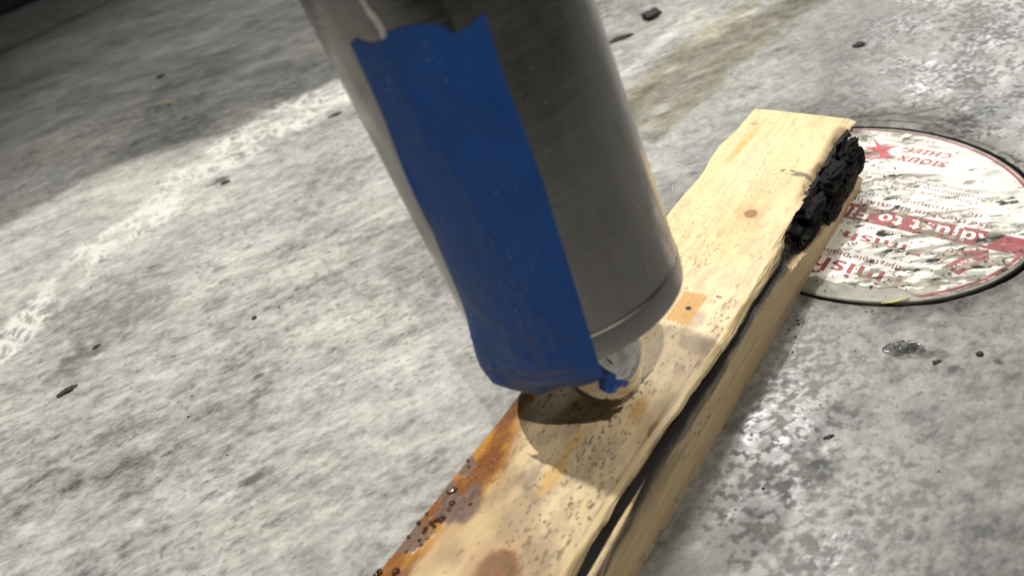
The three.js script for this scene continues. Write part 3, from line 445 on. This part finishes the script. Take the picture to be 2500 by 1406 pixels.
// ------------------------------------------------------------------ blue masking tape
{
  const tp = new THREE.Group(); tp.name = 'masking_tape'; scene.add(tp);
  tag(tp, 'wide strip of blue masking tape stuck down the steel post and folded under its end', 'tape');
  const lerpT = (T2, s) => { for (let k = 0; k + 1 < T2.length; k++) if (s <= T2[k][0] && s >= T2[k + 1][0]) return mix(T2[k][1], T2[k + 1][1], (s - T2[k][0]) / (T2[k + 1][0] - T2[k][0])); return s > T2[0][0] ? T2[0][1] : T2[T2.length - 1][1]; };
  const RT = [[-0.02, -77.6], [-0.037, -78.4], [-0.05, -80.0], [-0.069, -80.9], [-0.092, -82.0], [-0.128, -85.6], [-0.166, -89.6]], LT = [[-0.02, -132.6], [-0.030, -133.4], [-0.044, -134.2], [-0.063, -136.8], [-0.10, -141.8], [-0.144, -150.5], [-0.166, -157]];
  const TORN = [[0, -0.0302], [0.06, -0.0292], [0.16, -0.0318], [0.24, -0.0324], [0.31, -0.0320], [0.355, -0.0306], [0.47, -0.0309], [0.56, -0.0316], [0.68, -0.0332], [0.75, -0.0366], [0.81, -0.0383], [0.89, -0.0372], [1.0, -0.0362]];
  const torn = (w) => { for (let k = 0; k + 1 < TORN.length; k++) if (w <= TORN[k + 1][0]) return mix(TORN[k][1], TORN[k + 1][1], (w - TORN[k][0]) / (TORN[k + 1][0] - TORN[k][0])) + 0.0006 * (fbm(w * 70, 1, 2, 700) - 0.5); return TORN[TORN.length - 1][1]; };
  const END = -0.1655;
  const pt = (w, v, lift = 0) => {      // v 0..1 on the leg, 1..2 free end folding under
    if (v <= 1) { const s = mix(torn(w), END, v), deg = mix(lerpT(LT, s), lerpT(RT, s), w); const loose = 0.0035 * ss(0.72, 1, v) * ss(0.25, 0, w) + 0.0011 * ss(0.42, 0.75, fbm(w * 6, v * 5, 3, 710)) * ss(0.05, 0.2, v) + 0.0005 * ss(0.55, 0.7, fbm(w * 3 + v * 6, v * 16 - w * 5, 3, 715)) * ss(0.6, 0.9, v); return cyl(deg, LR + 0.0005 + lift + loose, s); }
    const q = v - 1, deg = mix(-157 + 14 * q, -89.6 + 2.5 * q, w);                          // free end: hangs a little past the rim, creases, and turns in under it
    const hang = mix(0.0080, 0.0035, ss(0.0, 0.40, w)) + 0.004 * ss(0.70, 1, w), arc = 0.034 * q;
    const fold = Math.max(0, arc - hang), soft = Math.min(arc, hang), ang = mix(0.62, 0.92, ss(0.2, 0.7, w)) + 0.16 * Math.sin(w * 6.0 + 0.6);
    const bow = 0.0020 * Math.sin(Math.PI * clamp(fold / 0.0165)) * Math.sin(w * 5.2 + 0.4);
    return cyl(deg, LR + 0.0005 + lift + 0.0035 * ss(0.25, 0, w) - 0.10 * soft - fold * Math.sin(ang) + bow, END - soft - fold * Math.cos(ang) + 0.5 * bow);
  };
  const NW = 64, NV = 170, th = 0.00014;
  const uvf = (w, v) => [w * 0.048 * 10, v * 0.17 * 10];
  const outer = grid(NW, NV, (w, v) => pt(w, v * 1.85), uvf), inner = grid(NW, NV, (w, v) => pt(w, v * 1.85, -th), uvf);
  const tt = texture(768, 768, (i, j, o) => { const x = i / 768, y = j / 768, n = fbm(x * 10, y * 10, 4, 3), cr = fbm(x * 14, y * 190, 3, 9), m = fbm(x * 60, y * 60, 3, 14), sp = ss(0.83, 0.88, vn(i / 4, j / 4, 19)) * ss(0.6, 0.8, vn(i / 70, j / 70, 20)); const v = 1 + 0.30 * (n - 0.5) + 0.14 * (m - 0.5) + 0.08 * (cr - 0.5); o[0] = mix(0.008 * v, 0.2, sp * 0.5); o[1] = mix(0.070 * v, 0.3, sp * 0.5); o[2] = mix(0.30 * v, 0.5, sp * 0.5); o[3] = 0.50 + 0.2 * (n - 0.5); o[4] = 0.5 + 0.6 * (cr - 0.5) + 0.3 * (m - 0.5); });
  const blue = new THREE.MeshPhysicalMaterial({ ...tt, roughness: 1, metalness: 0, bumpScale: 0.00035, side: THREE.DoubleSide });
  mesh('strip', mergeGeometries([outer, inner]), blue, tp);
  // the loose end that curls out beside the foot
  const quad = (A, B, C, D, bulge) => grid(14, 10, (u, v) => { const p = A.clone().lerp(B, u), q = D.clone().lerp(C, u), r = p.lerp(q, v); r.y += bulge * Math.sin(Math.PI * u) * (0.4 + v); return r; }, (u, v) => [u * 0.2, v * 0.1]);
  const tail = mergeGeometries([quad(at(1458, 884, 0.1005), at(1504, 914, 0.088), at(1507, 956, 0.0845), at(1462, 948, 0.088), -0.0015), quad(at(1500, 926, 0.0865), at(1538, 932, 0.080), at(1528, 946, 0.0805), at(1503, 958, 0.0843), 0.0015)]);
  mesh('curled_end', tail, blue, tp);
}

// ------------------------------------------------------------------ what shades the far left of the floor (overhead, outside the picture)
{
  const sheet = new THREE.MeshStandardMaterial({ color: new THREE.Color().setRGB(0.30, 0.30, 0.29), roughness: 0.55, metalness: 0.4 });
  const h = 1.0, toward = (p, l, y) => [mix(p[0], l.position.x, y / l.position.y), mix(p[1], l.position.z, y / l.position.y)], off = (p) => toward(p, lampA, h);
  const edge = poly([[-60, 585], [200, 435], [380, 362], [560, 318], [660, 262], [760, 215], [900, 150]]).map(off);
  const s = new THREE.Shape([...edge, [0.1, -2.2], [-1.9, -2.2], [-1.6, -0.75]].map(([a, b]) => new THREE.Vector2(a, -b)));
  const g = new THREE.ExtrudeGeometry(s, { depth: 0.03, bevelEnabled: true, bevelSize: 0.003, bevelThickness: 0.003, bevelSegments: 2 }); g.rotateX(-Math.PI / 2);
  const o = mesh('machine_underside', g, sheet); o.position.y = h; tag(o, 'grey sheet metal underside of the machine overhead', 'machine');
  // hose slung above, seen only by its soft shadow
  const hh = 1.35, pts = [[395, 372], [425, 300], [470, 205], [545, 115], [640, 55], [760, 20], [900, 0]].map(([a, b]) => { const p = at(a, b), q = toward([p.x, p.z], lampB, hh); return new THREE.Vector3(q[0], hh, q[1]); });
  const pts2 = [[440, 225], [560, 215], [700, 190], [830, 165], [960, 140]].map(([a, b]) => { const p = at(a, b), q = toward([p.x, p.z], lampB, hh + 0.05); return new THREE.Vector3(q[0], hh + 0.05, q[1]); });
  const rubber = new THREE.MeshStandardMaterial({ color: new THREE.Color().setRGB(0.03, 0.03, 0.03), roughness: 0.6 });
  tag(mesh('hose', new THREE.TubeGeometry(new THREE.CatmullRomCurve3(pts), 80, 0.030, 14), rubber), 'thick black hose looped overhead', 'hose');
  tag(mesh('hose_001', new THREE.TubeGeometry(new THREE.CatmullRomCurve3(pts2), 60, 0.024, 14), rubber), 'thinner straight black hose overhead', 'hose');
  // black mat edge in the far corner
  const c = poly([[-260, 140], [-60, 66], [95, -2], [260, -70], [100, -200], [-200, -60]]);
  const ms = new THREE.Shape(c.map(([a, b]) => new THREE.Vector2(a, -b))), mg = new THREE.ExtrudeGeometry(ms, { depth: 0.008, bevelEnabled: true, bevelSize: 0.002, bevelThickness: 0.002, bevelSegments: 2 }); mg.rotateX(-Math.PI / 2);
  tag(mesh('rubber_mat', mg, rubber), 'edge of a black rubber mat lying beyond the floor joint', 'mat');
}

// ------------------------------------------------------------------ crumbs, straw, water, staple
{
  const coal = new THREE.MeshStandardMaterial({ color: new THREE.Color().setRGB(0.014, 0.013, 0.012), roughness: 0.7 });
  let n = 0;
  const crumb = (px, py, len, wid, ang, label, mat = coal) => {
    const p = at(px, py), g = new THREE.IcosahedronGeometry(1, 3), q = g.attributes.position, k = px * 0.37;
    const sc = p.distanceTo(camera.position) / F, L = len * sc, Wd = wid * sc;
    for (let i = 0; i < q.count; i++) { const X = q.getX(i), Y = q.getY(i), Z = q.getZ(i), f = 0.15 + 1.6 * fbm(X * 2.2 + k, Z * 2.2 + Y * 1.7, 4, 800); q.setXYZ(i, X * f * L, Math.max(-0.0002, (Y * f * 0.45 + 0.2) * Wd), Z * f * Wd); }
    const gg = mergeVertices(g); gg.computeVertexNormals();
    const o = mesh(n ? 'charcoal_crumb_' + String(n).padStart(3, '0') : 'charcoal_crumb', gg, mat); n++; o.position.set(p.x, 0.0003, p.z); o.rotation.y = ang; tag(o, label, 'crumb', 'charcoal crumbs on the floor');
  };
  crumb(1592, 38, 30, 20, 0.5, 'largest ragged charcoal crumb, behind the steel post');
  crumb(1514, 96, 32, 9, 0.3, 'long thin charcoal sliver lying beside the steel post');
  crumb(162, 956, 18, 8, 0.5, 'black elongated crumb on open floor near the white scuff');
  crumb(234, 848, 9, 5, 0.5, 'small black crumb beside the white scuff');
  crumb(620, 777, 6, 5, 0, 'tiny round black crumb alone on the pale floor');
  crumb(391, 188, 9, 6, 0.4, 'small black crumb in the dim part of the floor');
  crumb(818, 281, 17, 5, 0.4, 'thin black crumb between white scuff and steel post');
  crumb(550, 446, 12, 6, 0.2, 'dark crumb on the edge of the white scuff');
  crumb(2098, 111, 11, 9, 0.2, 'round dark crumb on floor beyond the charred block end');
  crumb(2394, 866, 6, 7, 1.2, 'small black crumb on floor beyond the water drops');
  crumb(2288, 885, 10, 5, 0.2, 'flat black crumb just past the water drops');
  crumb(2025, 1067, 12, 4, 0.1, 'thin black crumb on the glossy floor beside the block shadow');
  // ash and grit too small to count
  const rg = mulberry(404), bits = [], base = new THREE.IcosahedronGeometry(1, 0);
  const drop = (x, y, z) => { const r = 0.00022 + 0.0006 * Math.pow(rg(), 4), b = base.clone(); b.scale(r * (0.8 + 1.2 * rg()), r * 0.5, r * (0.7 + 0.6 * rg())); b.rotateY(rg() * 6.3); b.translate(x, y + r * 0.3, z); bits.push(b); };
  for (let k = 0; k < 520; k++) { const x = mix(-0.45, 0.52, rg()), z = mix(-0.85, -0.10, rg()); if (Math.hypot(x - COVER.x, z - COVER.z) > 0.104 && rg() < 0.25 + fbm(x * 9, z * 9, 2, 60)) drop(x, 0, z); }
  for (let k = 0; k < 160; k++) { const l = mix(-0.03, 0.16, rg()), q = new THREE.Vector3(BW + 0.003 + 0.05 * rg() * rg(), 0, l); blk.localToWorld(q); const on = Math.hypot(q.x - COVER.x, q.z - COVER.z) < 0.096; if (on || Math.hypot(q.x - COVER.x, q.z - COVER.z) > 0.104) drop(q.x, on ? 0.0011 : 0, q.z); }
  const grit = mesh('ash_grit', mergeGeometries(bits), coal); grit.userData.kind = 'stuff'; grit.userData.label = 'scattered black ash grit on the floor';  grit.userData.category = 'grit';
  const pieceP = at(412, 254), fleck = mesh('yellow_fleck', new THREE.IcosahedronGeometry(0.0032, 1).scale(1, 0.4, 0.8), new THREE.MeshStandardMaterial({ color: new THREE.Color().setRGB(0.5, 0.42, 0.05), roughness: 0.8 }));
  fleck.position.set(pieceP.x, 0.001, pieceP.z); tag(fleck, 'tiny yellow fleck on the dim floor', 'fleck');
  // blade of dry grass over the rim of the cover
  const pts = [[2153, 740], [2180, 737], [2203, 731], [2223, 725]].map(([a, b], k) => at(a, b, 0.0016 + 0.0006 * Math.sin(k)));
  const cv = new THREE.CatmullRomCurve3(pts), tg = new THREE.TubeGeometry(cv, 24, 0.00075, 7);
  const tp = tg.attributes.position; for (let i = 0; i < tp.count; i++) { const r = Math.floor(i / 8) / 24, c = cv.getPoint(r), f = 0.35 + 0.75 * Math.sin(Math.PI * clamp(r * 0.9 + 0.05)); tp.setXYZ(i, c.x + (tp.getX(i) - c.x) * f, c.y + (tp.getY(i) - c.y) * f * 0.6, c.z + (tp.getZ(i) - c.z) * f); }
  tag(mesh('grass_blade', tg, new THREE.MeshStandardMaterial({ color: new THREE.Color().setRGB(0.50, 0.50, 0.17), roughness: 0.6 })), 'thin dry yellow-green grass blade lying across the cover rim', 'grass blade');
  // water drops
  const water = new THREE.MeshPhysicalMaterial({ color: 0xffffff, roughness: 0.03, metalness: 0, transmission: 1, ior: 1.33, thickness: 0.001 });
  [[2186, 853, 24, 'clear water drop at the end of the wet patch toward the block'], [2212, 846, 25, 'largest clear water drop, between the two others in the wet patch'], [2236, 851, 20, 'smallest clear water drop of the wet patch, toward the black crumbs']].forEach(([px, py, r, lab], k) => {
    const p = at(px, py), R = r * p.distanceTo(camera.position) / F, s = new THREE.SphereGeometry(1, 40, 12, 0, Math.PI * 2, 0, Math.PI / 2), q = s.attributes.position;
    for (let i = 0; i < q.count; i++) { const X = q.getX(i), Y = q.getY(i), Z = q.getZ(i), f = 0.75 + 0.55 * fbm(X * 1.5 + k * 7, Z * 1.5, 3, 820); q.setXYZ(i, X * R * f, Y * (0.0007 - 0.0001 * k), Z * R * f * 0.8); }
    s.computeVertexNormals(); const o = mesh(k ? 'water_drop_00' + k : 'water_drop', s, water); o.position.set(p.x, 0.0002, p.z); tag(o, lab, 'water drop', 'water drops on the floor');
  });
  // staple in the block's left edge
  const [sx, sz] = top(1642, 456);
  const st = mesh('staple', new THREE.CapsuleGeometry(0.0004, 0.009, 4, 8).rotateX(Math.PI / 2), new THREE.MeshStandardMaterial({ color: new THREE.Color().setRGB(0.6, 0.6, 0.6), metalness: 1, roughness: 0.3 }), blk);
  st.position.set(sx - 0.0002, T - 0.0008, sz); st.rotation.y = 0.5;
}

scene.traverse((o) => { if (o.isMesh) { o.castShadow = true; o.receiveShadow = true; } });
renderer.render(scene, camera);
